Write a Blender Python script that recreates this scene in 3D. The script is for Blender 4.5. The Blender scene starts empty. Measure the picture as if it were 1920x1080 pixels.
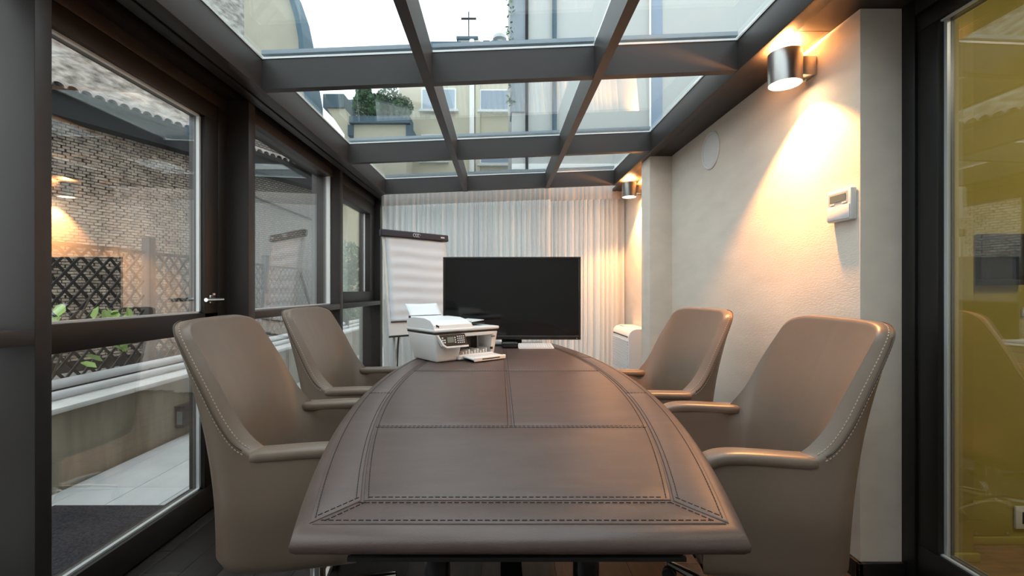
import bpy, bmesh, math, random
from mathutils import Vector, Matrix
random.seed(7)
PI = math.pi
S = bpy.context.scene
C = S.collection

# ---------------------------------------------------------------- camera
CAMH = 1.13
cd = bpy.data.cameras.new('camera'); cam = bpy.data.objects.new('camera', cd); C.objects.link(cam)
cam.location = (0, 0, CAMH); cam.rotation_euler = (PI/2, 0, 0)
cd.sensor_width = 36; cd.lens = 36*860/1920
cd.shift_x = 23/1920; cd.shift_y = 5/1920; cd.clip_start = .02
S.camera = cam
# ---------------------------------------------------------------- sky (even overcast) and exposure
w = bpy.data.worlds.new('overcast_sky'); S.world = w; w.use_nodes = True
bg = w.node_tree.nodes['Background']
bg.inputs[0].default_value = (.95, .98, 1.0, 1); bg.inputs[1].default_value = 1.28
S.view_settings.view_transform = 'Standard'; S.view_settings.look = 'None'
S.view_settings.gamma = 1; S.view_settings.use_curve_mapping = False
S.view_settings.exposure = 1.3
LAMP_DOWN, LAMP_UP, DISC = 66, 60.0, 11.0
WARM = (1.0, .42, .12)

# ---------------------------------------------------------------- materials
def mat(name, col, rough=.5, metal=0, spec=.5, var=0, vscale=4, bump=0, bscale=60, col2=None, stretch=None,
        objvar=0, trans=0, emit=0, coat=0):
    m = bpy.data.materials.new(name); m.use_nodes = True
    nt = m.node_tree; N = nt.nodes; L = nt.links
    b = N['Principled BSDF']
    b.inputs['Base Color'].default_value = (*col, 1); b.inputs['Roughness'].default_value = rough
    b.inputs['Metallic'].default_value = metal; b.inputs['Specular IOR Level'].default_value = spec
    if coat: b.inputs['Coat Weight'].default_value = coat; b.inputs['Coat Roughness'].default_value = .08
    if emit:
        b.inputs['Emission Color'].default_value = (*col, 1); b.inputs['Emission Strength'].default_value = emit
    tc = N.new('ShaderNodeTexCoord'); src = tc.outputs['Object']
    if stretch:
        mp = N.new('ShaderNodeMapping'); mp.inputs['Scale'].default_value = stretch
        L.new(src, mp.inputs[0]); src = mp.outputs[0]
    out = None
    if var or col2:
        n = N.new('ShaderNodeTexNoise'); n.inputs['Scale'].default_value = vscale; n.inputs['Detail'].default_value = 6
        L.new(src, n.inputs['Vector'])
        r = N.new('ShaderNodeValToRGB'); r.color_ramp.elements[0].position = .32; r.color_ramp.elements[1].position = .68
        a = col2 if col2 else tuple(max(0, c*(1-var)) for c in col)
        e = col if col2 else tuple(min(1, c*(1+var)) for c in col)
        r.color_ramp.elements[0].color = (*a, 1); r.color_ramp.elements[1].color = (*e, 1)
        L.new(n.outputs['Fac'], r.inputs[0]); out = r.outputs[0]
        L.new(out, b.inputs['Base Color'])
    if objvar:
        oi = N.new('ShaderNodeObjectInfo'); mr = N.new('ShaderNodeMapRange')
        mr.inputs['To Min'].default_value = 1-objvar; mr.inputs['To Max'].default_value = 1+objvar
        L.new(oi.outputs['Random'], mr.inputs['Value'])
        hs = N.new('ShaderNodeHueSaturation'); L.new(mr.outputs[0], hs.inputs['Value'])
        if out: L.new(out, hs.inputs['Color'])
        else: hs.inputs['Color'].default_value = (*col, 1)
        L.new(hs.outputs[0], b.inputs['Base Color'])
    if bump:
        n2 = N.new('ShaderNodeTexNoise'); n2.inputs['Scale'].default_value = bscale; n2.inputs['Detail'].default_value = 5
        L.new(src, n2.inputs['Vector'])
        bp = N.new('ShaderNodeBump'); bp.inputs['Strength'].default_value = bump; bp.inputs['Distance'].default_value = .01
        L.new(n2.outputs['Fac'], bp.inputs['Height']); L.new(bp.outputs[0], b.inputs['Normal'])
    if trans:
        t = N.new('ShaderNodeBsdfTranslucent'); t.inputs[0].default_value = (*col, 1)
        mx = N.new('ShaderNodeMixShader'); mx.inputs[0].default_value = trans
        L.new(b.outputs[0], mx.inputs[1]); L.new(t.outputs[0], mx.inputs[2])
        L.new(mx.outputs[0], N['Material Output'].inputs[0])
    return m

def glass_mat(name, tint, f0, rough=0.0, dirt=0):
    m = bpy.data.materials.new(name); m.use_nodes = True
    nt = m.node_tree; N = nt.nodes; L = nt.links; N.remove(N['Principled BSDF'])
    tr = N.new('ShaderNodeBsdfTransparent'); tr.inputs[0].default_value = (*tint, 1)
    gl = N.new('ShaderNodeBsdfGlossy'); gl.inputs['Roughness'].default_value = rough
    gl.inputs[0].default_value = (1, 1, 1, 1)
    lw = N.new('ShaderNodeLayerWeight'); lw.inputs[0].default_value = .5
    pw = N.new('ShaderNodeMath'); pw.operation = 'POWER'; pw.inputs[1].default_value = 4.0
    L.new(lw.outputs['Facing'], pw.inputs[0])
    ma = N.new('ShaderNodeMath'); ma.operation = 'MULTIPLY_ADD'; ma.inputs[1].default_value = 1-f0; ma.inputs[2].default_value = f0
    L.new(pw.outputs[0], ma.inputs[0])
    mx = N.new('ShaderNodeMixShader')
    L.new(ma.outputs[0], mx.inputs[0]); L.new(tr.outputs[0], mx.inputs[1]); L.new(gl.outputs[0], mx.inputs[2])
    fin = mx.outputs[0]
    if dirt:
        df = N.new('ShaderNodeBsdfDiffuse'); df.inputs[0].default_value = (.55, .62, .68, 1)
        m2 = N.new('ShaderNodeMixShader'); m2.inputs[0].default_value = dirt
        L.new(fin, m2.inputs[1]); L.new(df.outputs[0], m2.inputs[2]); fin = m2.outputs[0]
    L.new(fin, N['Material Output'].inputs[0])
    return m

def brick_mat(name, c1, c2, mortar, scale, bw, rh):
    m = mat(name, c1, .9, spec=.15); nt = m.node_tree; N = nt.nodes; L = nt.links
    b = N['Principled BSDF']; tc = N.new('ShaderNodeTexCoord'); sp = N.new('ShaderNodeSeparateXYZ'); cb = N.new('ShaderNodeCombineXYZ')
    L.new(tc.outputs['Object'], sp.inputs[0]); L.new(sp.outputs['X'], cb.inputs['X']); L.new(sp.outputs['Z'], cb.inputs['Y'])
    k = N.new('ShaderNodeTexBrick'); k.inputs['Color1'].default_value = (*c1, 1); k.inputs['Color2'].default_value = (*c2, 1)
    k.inputs['Mortar'].default_value = (*mortar, 1); k.inputs['Scale'].default_value = scale
    k.inputs['Brick Width'].default_value = bw; k.inputs['Row Height'].default_value = rh; k.inputs['Mortar Size'].default_value = .012
    L.new(cb.outputs[0], k.inputs['Vector']); L.new(k.outputs['Color'], b.inputs['Base Color'])
    return m

M = {}
M['frame'] = mat('bronze_aluminium', (.036, .029, .027), .45, spec=.4, var=.08, bump=.02, bscale=900)
M['frame_dark'] = mat('dark_bronze_aluminium', (.018, .014, .012), .45, spec=.4)
M['frame_black'] = mat('black_door_frame', (.010, .010, .010), .4, spec=.4)
M['gasket'] = mat('pale_aluminium_bead', (.62, .63, .62), .35, metal=.3)
M['rubber'] = mat('black_rubber', (.012, .012, .013), .6)
M['chrome'] = mat('chrome', (.75, .74, .72), .16, metal=1)
M['steel'] = mat('brushed_steel', (.50, .48, .46), .32, metal=1, stretch=(4, 4, 200), bump=.03, bscale=8)
M['plaster'] = mat('ivory_plaster', (.76, .675, .585), .9, spec=.15, var=.05, vscale=7, bump=.13, bscale=170, stretch=(1, .4, 1.3))
M['plaster_grey'] = mat('pale_plaster', (.60, .57, .54), .9, spec=.15, var=.05, vscale=5, bump=.3, bscale=90)
M['yellow'] = mat('yellow_paint', (.46, .385, .10), .75, spec=.2, var=.04, vscale=3)
M['skirting'] = mat('black_skirting', (.012, .011, .011), .35, spec=.5)
M['plank'] = mat('dark_wood', (.030, .023, .020), .42, var=.35, vscale=3, stretch=(14, 1.2, 14), bump=.12, bscale=14, objvar=.35)
M['woodlight'] = mat('oak_floor', (.30, .19, .08), .5, var=.25, vscale=3, stretch=(2, 12, 2))
M['table'] = mat('brown_table_leather', (.088, .058, .049), .40, spec=.5, var=.10, vscale=9, stretch=(1, 3, 1), bump=.10, bscale=240)
M['stitch_dark'] = mat('dark_thread', (.016, .011, .010), .8)
M['chair'] = mat('taupe_leather', (.178, .128, .094), .34, spec=.5, var=.05, vscale=5, bump=.06, bscale=300)
M['seam'] = mat('leather_seam', (.07, .048, .035), .7)
M['stitch_light'] = mat('beige_thread', (.42, .34, .26), .8)
M['gloss_black'] = mat('gloss_black', (.008, .008, .009), .12, spec=.6)
M['matt_black'] = mat('matt_black_plastic', (.014, .014, .015), .5)
M['white'] = mat('white_plastic', (.80, .80, .79), .35, spec=.5)
M['white_matt'] = mat('white_enamel', (.78, .77, .74), .55)
M['grey_plastic'] = mat('grey_plastic', (.45, .46, .46), .5)
M['lcd'] = mat('grey_lcd', (.16, .20, .19), .25)
M['keygrey'] = mat('pale_key', (.72, .73, .74), .5)
M['screen'] = mat('tv_screen', (.006, .006, .007), .09, spec=.6)
M['bezel'] = mat('tv_bezel', (.018, .016, .015), .22, spec=.6)
M['paper'] = mat('paper', (.78, .82, .86), .85, spec=.1)
M['bar'] = mat('aubergine_plastic', (.030, .024, .036), .45)
M['curtain'] = mat('white_voile', (.95, .965, .97), .9, spec=.05, trans=.52)
M['curtain_head'] = mat('curtain_header_tape', (.66, .63, .60), .9, spec=.05, trans=.25, bump=.3, bscale=60)
M['concrete'] = mat('weathered_concrete', (.30, .27, .21), .9, spec=.15, col2=(.13, .115, .085), vscale=2.2, stretch=(3, 3, .5), bump=.25, bscale=40)
M['coping'] = mat('pale_stone_coping', (.62, .63, .62), .7, var=.1, vscale=6)
M['paver'] = mat('pale_grey_paver', (.50, .53, .54), .55, var=.10, vscale=4, objvar=.06, bump=.06, bscale=40)
M['joint'] = mat('paver_joint', (.16, .16, .16), .9)
M['mat'] = mat('charcoal_coir', (.075, .076, .090), .98, spec=.05, col2=(.016, .016, .022), vscale=90, bump=1.0, bscale=220)
M['lattice'] = mat('dark_lattice', (.020, .017, .016), .7)
M['pipe'] = mat('pale_pipe', (.62, .64, .66), .4)
M['brick'] = mat('grey_brown_brick', (.27, .225, .185), .95, spec=.1, var=.45, vscale=5, objvar=.25, bump=.5, bscale=30)
M['mortar'] = mat('dark_mortar', (.030, .025, .022), .95, spec=.1)
M['brick_far'] = brick_mat('far_brickwork', (.26, .24, .21), (.17, .155, .14), (.05, .045, .04), 1.0, .135, .060)
M['rubble'] = mat('rough_pale_render', (.50, .47, .43), .95, spec=.1, col2=(.13, .115, .10), vscale=4.5, stretch=(1.0, 1, 2.4), bump=.6, bscale=18)
M['pantile'] = mat('grey_pantile', (.30, .27, .25), .85, objvar=.25, var=.2, vscale=6)
M['gutter'] = mat('dark_gutter', (.016, .018, .020), .85, spec=.15)
M['cream'] = mat('cream_render', (.60, .55, .36), .9, var=.05, vscale=.4)
M['beige'] = mat('beige_render', (.56, .51, .39), .9, var=.06, vscale=.3)
M['stonebeige'] = mat('weathered_beige_render', (.40, .365, .29), .9, var=.12, vscale=.8)
M['palegrey'] = mat('pale_grey_render', (.46, .46, .44), .9, var=.06, vscale=.25, stretch=(1, 1, .3))
M['stonegrey'] = mat('blue_grey_stone', (.30, .33, .36), .9, col2=(.12, .15, .18), vscale=.5, bump=.3, bscale=6)
M['slate'] = mat('blue_slate', (.055, .10, .135), .7)
M['shutter'] = mat('blue_grey_shutter', (.22, .28, .36), .5)
M['winglass'] = mat('far_window_glass', (.30, .38, .46), .15, spec=.7)
M['whitewall'] = mat('white_render', (.86, .85, .82), .85)
M['leaf'] = mat('green_leaf', (.055, .125, .050), .6, var=.45, vscale=2.0)
M['leaf_bright'] = mat('bright_leaf', (.26, .40, .10), .5, objvar=.3)
M['bark'] = mat('bark', (.07, .05, .035), .9)
M['ground'] = mat('courtyard_ground', (.22, .215, .20), .9, var=.2, vscale=1)
M['bulb'] = mat('warm_lamp_glass', (1.0, .72, .42), .4, emit=DISC)
M['fillglow'] = mat('added_side_room_glow', (1.0, .90, .70), .4, emit=13)  # glow of the lamp added to light the side room
M['glass'] = glass_mat('window_glass', (.94, .96, .955), .16)
M['roofglass'] = glass_mat('roof_glass', (.90, .965, .98), .045, dirt=.02)

# ---------------------------------------------------------------- helpers
def tag(o, label=None, cat=None, group=None, kind=None):
    if label: o['label'] = label
    if cat: o['category'] = cat
    if group: o['group'] = group
    if kind: o['kind'] = kind
    return o
def empty(name, loc=(0, 0, 0), rz=0, parent=None):
    o = bpy.data.objects.new(name, None); C.objects.link(o); o.location = loc; o.rotation_euler = (0, 0, rz)
    o.empty_display_size = .05
    if parent: o.parent = parent
    return o
def B(): return bmesh.new()
def merge(bm, t, Mx=None):
    if Mx is not None: bmesh.ops.transform(t, matrix=Mx, verts=t.verts[:])
    me = bpy.data.meshes.new('tmp'); t.to_mesh(me); t.free(); bm.from_mesh(me); bpy.data.meshes.remove(me)
    return bm
def box(bm, x0, x1, y0, y1, z0, z1, bev=0, seg=1, Mx=None):
    t = bmesh.new(); bmesh.ops.create_cube(t, size=1)
    for v in t.verts:
        v.co = Vector(((x0+x1)/2+v.co.x*(x1-x0), (y0+y1)/2+v.co.y*(y1-y0), (z0+z1)/2+v.co.z*(z1-z0)))
    if bev: bmesh.ops.bevel(t, geom=t.edges[:], offset=bev, segments=seg, affect='EDGES', profile=.5)
    return merge(bm, t, Mx)
def hexa(bm, b4, t4):
    v = [bm.verts.new(p) for p in list(b4)+list(t4)]
    for f in ((3, 2, 1, 0), (4, 5, 6, 7), (0, 1, 5, 4), (1, 2, 6, 5), (2, 3, 7, 6), (3, 0, 4, 7)):
        bm.faces.new([v[i] for i in f])
    return bm
def prism(bm, pts, vec, bev=0, Mx=None):
    t = bmesh.new(); vec = Vector(vec)
    f = t.faces.new([t.verts.new(p) for p in pts])
    r = bmesh.ops.extrude_face_region(t, geom=[f])
    nv = [g for g in r['geom'] if isinstance(g, bmesh.types.BMVert)]
    for v in nv: v.co += vec
    bmesh.ops.recalc_face_normals(t, faces=t.faces[:])
    if bev:
        s = set(nv); es = [e for e in t.edges if e.verts[0] in s and e.verts[1] in s]
        bmesh.ops.bevel(t, geom=es, offset=bev, segments=2, affect='EDGES', profile=.5)
    return merge(bm, t, Mx)
def grid(bm, rows, closed=False):
    V = [[bm.verts.new(p) for p in r] for r in rows]; n = len(rows[0])
    for i in range(len(V)-1):
        for j in range(n if closed else n-1):
            k = (j+1) % n
            bm.faces.new((V[i][j], V[i][k], V[i+1][k], V[i+1][j]))
    return V
def cap(bm, ring):
    try: bm.faces.new(ring)
    except ValueError: pass
def tube(bm, pts, r, n=8):
    pts = [Vector(p) for p in pts]; rows = []
    rs = r if isinstance(r, (list, tuple)) else [r]*len(pts); up = None
    for i, p in enumerate(pts):
        d = (pts[min(i+1, len(pts)-1)]-pts[max(i-1, 0)]).normalized()
        if up is None: up = Vector((0, 0, 1)) if abs(d.z) < .9 else Vector((1, 0, 0))
        a = d.cross(up).normalized(); up = a.cross(d).normalized()
        rows.append([p+rs[i]*(math.cos(2*PI*k/n)*a+math.sin(2*PI*k/n)*up) for k in range(n)])
    V = grid(bm, rows, True); cap(bm, V[0][::-1]); cap(bm, V[-1])
    return bm
def lathe(bm, prof, c=(0, 0, 0), n=32, Mx=None, close=True):
    t = bmesh.new(); c = Vector(c)
    rows = [[c+Vector((r*math.cos(2*PI*k/n), r*math.sin(2*PI*k/n), z)) for k in range(n)] for r, z in prof]
    V = grid(t, rows, True)
    if close:
        if prof[0][0] > 1e-6: cap(t, V[0][::-1])
        if prof[-1][0] > 1e-6: cap(t, V[-1])
    bmesh.ops.remove_doubles(t, verts=t.verts[:], dist=1e-6)
    return merge(bm, t, Mx)
def obj(name, bm, m, parent=None, smooth=False, sub=0, loc=None, ang=35):
    bmesh.ops.recalc_face_normals(bm, faces=bm.faces[:])
    me = bpy.data.meshes.new(name); bm.to_mesh(me); bm.free()
    me.materials.append(m)
    if smooth:
        me.shade_smooth()
        if ang < 180: me.set_sharp_from_angle(angle=math.radians(ang))
    o = bpy.data.objects.new(name, me); C.objects.link(o)
    if parent: o.parent = parent
    if loc: o.location = loc
    if sub:
        s = o.modifiers.new('subdivision', 'SUBSURF'); s.levels = sub; s.render_levels = sub
    return o
def bobj(name, d, m, parent=None, bev=0, seg=2):
    return obj(name, box(B(), *d, bev=bev, seg=seg), m, parent, smooth=bev > 0)
class VF:                                   # fast collector for very many small boxes
    def __init__(s): s.v = []; s.f = []
    def obox(s, c, a, b, d):               # centre + three half axes
        i = len(s.v); c = Vector(c)
        for q in ((-1, -1, -1), (1, -1, -1), (1, 1, -1), (-1, 1, -1), (-1, -1, 1), (1, -1, 1), (1, 1, 1), (-1, 1, 1)):
            s.v.append(tuple(c+q[0]*a+q[1]*b+q[2]*d))
        for f in ((3, 2, 1, 0), (4, 5, 6, 7), (0, 1, 5, 4), (1, 2, 6, 5), (2, 3, 7, 6), (3, 0, 4, 7)):
            s.f.append(tuple(i+k for k in f))
    def quad(s, p): i = len(s.v); s.v += [tuple(q) for q in p]; s.f.append(tuple(range(i, i+len(p))))
    def build(s, name, m, parent=None):
        me = bpy.data.meshes.new(name); me.from_pydata(s.v, [], s.f); me.materials.append(m)
        o = bpy.data.objects.new(name, me); C.objects.link(o)
        if parent: o.parent = parent
        return o
def share(name, me, parent, loc=(0, 0, 0), rot=(0, 0, 0), sc=(1, 1, 1)):
    o = bpy.data.objects.new(name, me); C.objects.link(o); o.parent = parent
    o.location = loc; o.rotation_euler = rot; o.scale = sc
    return o
def copy_tree(o, parent=None):
    c = o.copy(); C.objects.link(c); c.parent = parent
    for ch in list(o.children): copy_tree(ch, c)
    return c
def cat_rom(P, n):
    out = []; m = len(P)-1
    for i in range(n):
        t = i/(n-1)*m; k = min(int(t), m-1); u = t-k
        p0, p1, p2, p3 = P[max(k-1, 0)], P[k], P[k+1], P[min(k+2, m)]
        out.append(.5*((2*p1)+(p2-p0)*u+(2*p0-5*p1+4*p2-p3)*u*u+(3*p1-p0-3*p2+p3)*u**3))
    return out
def dashes(vf, pts, dash, gap, wdt, h, nrm=None):
    pts = [Vector(p) for p in pts]; acc = 0; nxt = 0
    for a, b in zip(pts, pts[1:]):
        L = (b-a).length
        if L < 1e-6: continue
        d = (b-a)/L
        while nxt <= acc+L:
            c = a+d*(nxt-acc); up = nrm or Vector((0, 0, 1)); s = d.cross(up).normalized(); u2 = s.cross(d)
            vf.obox(c, d*dash/2, s*wdt/2, u2*h/2); nxt += dash+gap
        acc += L

# ================================================================ THE SETTING
XL, XD, XR = -1.36, -1.48, 1.41            # post faces, door plane, right wall
Y0, Y1 = -1.3, 5.30                        # room behind the camera .. end wall
ZL, ZR = CAMH+1.005, CAMH+1.10             # underside of the roof beams left / right
def zb(x): return ZL+(x+1.19)/2.38*(ZR-ZL)

# floor of dark planks
fl = tag(bobj('floor', (-1.60, 1.60, Y0, Y1+.1, -.05, -.002), M['rubber']), 'dark brown wood plank floor of the glazed meeting room', 'floor', kind='structure')
pm = {}
for i in range(21):
    y = Y0+random.uniform(-.9, 0)
    while y < Y1:
        a, b = max(y, Y0), min(y+1.3, Y1+.08)
        if b-a > .05:
            key = round(b-a, 3)
            if key not in pm:
                t = B(); box(t, -.0735, .0735, 0, key-.003, -.004, 0, bev=.0012)
                me = bpy.data.meshes.new('plank'); t.to_mesh(me); t.free(); me.materials.append(M['plank']); pm[key] = me
            share('plank', pm[key], fl, (-1.5+i*.15, a, 0))
        y += 1.3

# right wall with reveal and pilaster
wr = tag(empty('wall_right'), 'ivory rough-plastered side wall carrying the two steel lamps', 'wall', kind='structure')
bobj('plaster', (XR, 1.75, 1.794, Y1, 0, 2.235), M['plaster'], wr, bev=.004)
bobj('plaster', (XR, 1.75, Y0, .62, 0, 2.235), M['plaster'], wr, bev=.004)
bobj('lintel', (1.56, 1.75, .62, 1.794, 2.25, 2.45), M['plaster'], wr)
bobj('upper_wall', (1.42, 1.75, Y0, Y1, 2.26, 2.62), M['palegrey'], wr)
bobj('pilaster', (1.227, XR+.02, 3.754, 3.974, 0, 2.233), M['plaster'], wr, bev=.006)
sk = tag(empty('baseboard_right'), 'black baseboard along the ivory plaster wall', 'baseboard', kind='structure')
for (a, b, c, d) in ((XR-.018, XR, 1.776, 3.754), (XR-.018, 1.571, 1.776, 1.794), (1.209, 1.227, 3.736, 3.992), (1.209, XR, 3.736, 3.754), (XR-.018, XR, 3.974, Y1), (XR-.018, XR, Y0, .62)):
    bobj('skirting_board', (a, b, c, d, 0, .072), M['skirting'], sk, bev=.003)
# soffit over the right wall
sf = tag(empty('trim_1'), 'dark metal soffit strip between roof frame and plaster wall', 'soffit', kind='structure')
for a, b in ((Y0, .30), (.303, 1.953), (1.956, 3.60), (3.603, Y1)):
    bobj('soffit_panel', (1.25, 1.60, a, b, 2.235, 2.26), M['frame'], sf)
# end wall (glazed, behind the curtains)
we = tag(empty('wall_back'), 'glazed end wall of dark metal frames behind the white curtains', 'wall', kind='structure')
for x in (-1.48, -.36, .50, 1.37):
    bobj('post', (x-.04, x+.04, Y1-.02, Y1+.08, 0, 2.25), M['frame'], we, bev=.002)
bobj('head_rail', (-1.52, 1.41, Y1-.02, Y1+.08, 2.13, 2.30), M['frame'], we, bev=.002)
bobj('sill_rail', (-1.52, 1.41, Y1-.02, Y1+.08, 0, .12), M['frame'], we, bev=.002)
for a, b in ((-1.44, -.40), (-.32, .46), (.54, 1.33)):
    bobj('pane', (a, b, Y1+.02, Y1+.035, .12, 2.13), M['glass'], we)
# wall behind the camera
tag(bobj('wall_front', (-1.60, 1.75, Y0-.1, Y0, 0, 2.62), M['plaster_grey']), 'plain pale wall closing the room behind the viewer', 'wall', kind='structure')

# ---- glazed roof
ce = tag(empty('ceiling'), 'sloping glass roof held in a grid of dark metal beams', 'glass roof', kind='structure')
BD = .163
bobj('side_beam', (-1.262, -1.19, Y0, 4.81, ZL, ZL+BD), M['frame'], ce, bev=.003)
bobj('side_beam', (1.19, 1.262, Y0, 4.81, ZR, ZR+BD), M['frame'], ce, bev=.003)
RX = (-.358, .495); HW = .0225
cbs = (-.32, .985, 2.295, 3.62, 4.765)
for x in RX:
    t = hexa(B(), [(x-HW, Y0, zb(x-HW)), (x+HW, Y0, zb(x+HW)), (x+HW, 4.81, zb(x+HW)), (x-HW, 4.81, zb(x-HW))],
             [(x-HW, Y0, zb(x-HW)+BD), (x+HW, Y0, zb(x+HW)+BD), (x+HW, 4.81, zb(x+HW)+BD), (x-HW, 4.81, zb(x-HW)+BD)])
    obj('rafter', t, M['frame'], ce)
xs = [(-1.19, RX[0]-HW), (RX[0]+HW, RX[1]-HW), (RX[1]+HW, 1.19)]
def slab(name, a, b, c, d, lo, hi, m):
    t = hexa(B(), [(a, c, zb(a)+lo), (b, c, zb(b)+lo), (b, d, zb(b)+lo), (a, d, zb(a)+lo)], [(a, c, zb(a)+hi), (b, c, zb(b)+hi), (b, d, zb(b)+hi), (a, d, zb(a)+hi)])
    return obj(name, t, m, ce)
for y in cbs:
    for a, b in xs:
        slab('crossbeam', a, b, y, y+.045, .003, BD-.012, M['frame'])
        slab('glazing_bead', a, b, y-.004, y+.045, BD-.011, BD-.001, M['gasket'])
        slab('cap_strip', a, b, y-.006, y+.05, BD+.012, BD+.032, M['stonegrey'])
ys = [Y0]+list(cbs)
for i in range(len(cbs)):
    for a, b in xs:
        c = ys[i]+(.045 if i else 0); d = ys[i+1]
        slab('pane', a, b, c-.02, d+.02, BD+.001, BD+.010, M['roofglass'])
    for s, x in ((-1, -1.19), (1, 1.19)):
        slab('glazing_bead', x-.004 if s > 0 else x, x if s > 0 else x+.004, c, d, BD-.011, BD-.001, M['gasket'])
slab('end_beam', -1.26, 1.26, Y1-.02, Y1+.08, .0, BD, M['frame'])
slab('unseen_end_pane', -1.26, 1.26, 4.81, Y1+.08, BD+.001, BD+.010, M['roofglass'])  # end bay out of view, glazed so more daylight brightens the curtains
# left eaves strip
t1 = tag(empty('trim_2'), 'brown metal eaves strip running above the left windows', 'trim', kind='structure')
bobj('inner_strip', (-1.30, -1.266, Y0, Y1, 2.165, 2.24), M['frame_dark'], t1, bev=.002)
bobj('outer_strip', (-1.36, -1.304, Y0, Y1, 2.158, 2.26), M['frame'], t1, bev=.002)
bobj('eaves_box', (-1.62, -1.30, Y0, Y1+.08, 2.24, 2.36), M['frame_dark'], t1)

# ---- left glazed wall: posts, then windows and door
wl = tag(empty('wall_left'), 'dark metal posts and header of the left glazed side', 'wall', kind='structure')
posts = ((-1.30, -1.22), (-.02, .06), (1.342, 1.394), (2.485, 2.552), (3.905, 3.98), (5.22, 5.32))
for a, b in posts:
    bobj('post', (-1.60, XL, a, b, 0, 2.16), M['frame'], wl, bev=.003)
bobj('header', (-1.60, -1.42, Y0, Y1, 2.158, 2.24), M['frame_dark'], wl)

def window(name, ya, yb, label, sash=False, o=0):
    wn = tag(empty(name), label, 'window', kind='structure')
    bobj('fascia', (-1.56, -1.42, ya, yb, 2.10, 2.158), M['frame'], wn, bev=.002)
    bobj('sill_rail', (-1.56, XL, ya, yb, .972, 1.016), M['frame'], wn, bev=.002)
    bobj('bottom_rail', (-1.56, -1.40, ya, yb, 0, .10), M['frame_dark'], wn, bev=.002)
    if sash:
        z0, z1 = 1.016, 2.10; s = .105
        bobj('sash_rail', (-1.53, -1.43, ya, yb, z0, z0+s), M['frame'], wn, bev=.003)
        bobj('sash_rail', (-1.53, -1.43, ya, yb, z1-.12, z1), M['frame'], wn, bev=.003)
        bobj('sash_stile', (-1.53, -1.43, ya, ya+s, z0+s, z1-.12), M['frame'], wn, bev=.003)
        bobj('sash_stile', (-1.53, -1.43, yb-.16, yb, z0+s, z1-.12), M['frame'], wn, bev=.003)
        bobj('glazing_bead', (-1.50, -1.485, yb-.166, yb-.16, z0+s, z1-.12), M['gasket'], wn)
        bobj('pane', (-1.492, -1.484, ya+s, yb-.16, z0+s, z1-.12), M['glass'], wn)
    else:
        bobj('glazing_bead', (-1.47-o, -1.44-o, yb-.012, yb, 1.016, 2.10), M['gasket'], wn)
        bobj('glazing_bead', (-1.47-o, -1.44-o, ya, yb, 1.016, 1.022), M['gasket'], wn)
        bobj('pane', (-1.468-o, -1.46-o, ya, yb, 1.016, 2.10), M['glass'], wn)
    bobj('lower_pane', (-1.468-o, -1.46-o, ya, yb, .10, .972), M['glass'], wn)
    return wn
window('window_1', -1.22, -.02, 'fixed window of the left side, rearmost bay')
window('window_2', .06, 1.342, 'fixed window of the left side, just before the glazed door', o=.09)
window('window_3', 2.552, 3.905, 'fixed two-pane window between the glazed door and the far sash')
window('window_4', 3.98, 5.22, 'far left window with a dark framed sash, beside the flip chart', True)

d1 = tag(empty('door_1'), 'glazed left door with dark frame, mid rail and chrome lever handle', 'door', kind='structure')
ya, yb = 1.394, 2.485
bobj('door_frame', (-1.60, XD, ya, yb, 2.095, 2.158), M['frame_dark'], d1, bev=.002)
bobj('door_frame', (-1.60, XD, yb-.075, yb, 0, 2.095), M['frame_dark'], d1, bev=.002)
bobj('threshold', (-1.60, -1.50, ya, yb, 0, .03), M['frame_dark'], d1)
dl = empty('door_leaf', parent=d1)
ya2, yb2 = ya, yb-.078
bobj('top_rail', (-1.56, XD, ya2, yb2, 2.008, 2.092), M['frame_dark'], dl, bev=.003)
bobj('bottom_rail', (-1.56, XD, ya2, yb2, .012, .135), M['frame_dark'], dl, bev=.003)
bobj('mid_rail', (-1.56, XD, ya2, yb2, .918, 1.018), M['frame_dark'], dl, bev=.003)
bobj('stile', (-1.56, XD, yb2-.105, yb2, .135, 2.008), M['frame_dark'], dl, bev=.003)
bobj('stile', (-1.56, XD, ya2, ya2+.03, .135, 2.008), M['frame_dark'], dl, bev=.003)
for z0, z1 in ((1.018, 2.008), (.135, .918)):
    bobj('glazing_bead', (-1.515, -1.50, yb2-.118, yb2-.105, z0, z1), M['gasket'], dl)
    bobj('glazing_bead', (-1.515, -1.50, ya2, yb2-.105, z0, z0+.008), M['gasket'], dl)
    bobj('pane', (-1.516, -1.508, ya2+.03, yb2-.118, z0+.004, z1), M['glass'], dl)
bobj('glazing_bead', (-1.515, -1.50, ya2, yb2-.105, 2.000, 2.008), M['gasket'], dl)
t = B(); hy, hz = yb2-.052, 1.085
box(t, XD, XD+.008, hy-.022, hy+.022, hz-.022, hz+.022, bev=.004)
tube(t, [(XD, hy, hz), (XD+.055, hy, hz)], .009, 12)
tube(t, [(XD+.052, hy+.008, hz), (XD+.052, hy-.03, hz), (XD+.052, hy-.125, hz)], .0095, 12)
lathe(t, [(0, 0), (.011, .002), (.011, .012), (0, .014)], (XD+.006, hy+.005, hz+.02), 16)
obj('lever_handle', t, M['chrome'], d1, smooth=True)

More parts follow.
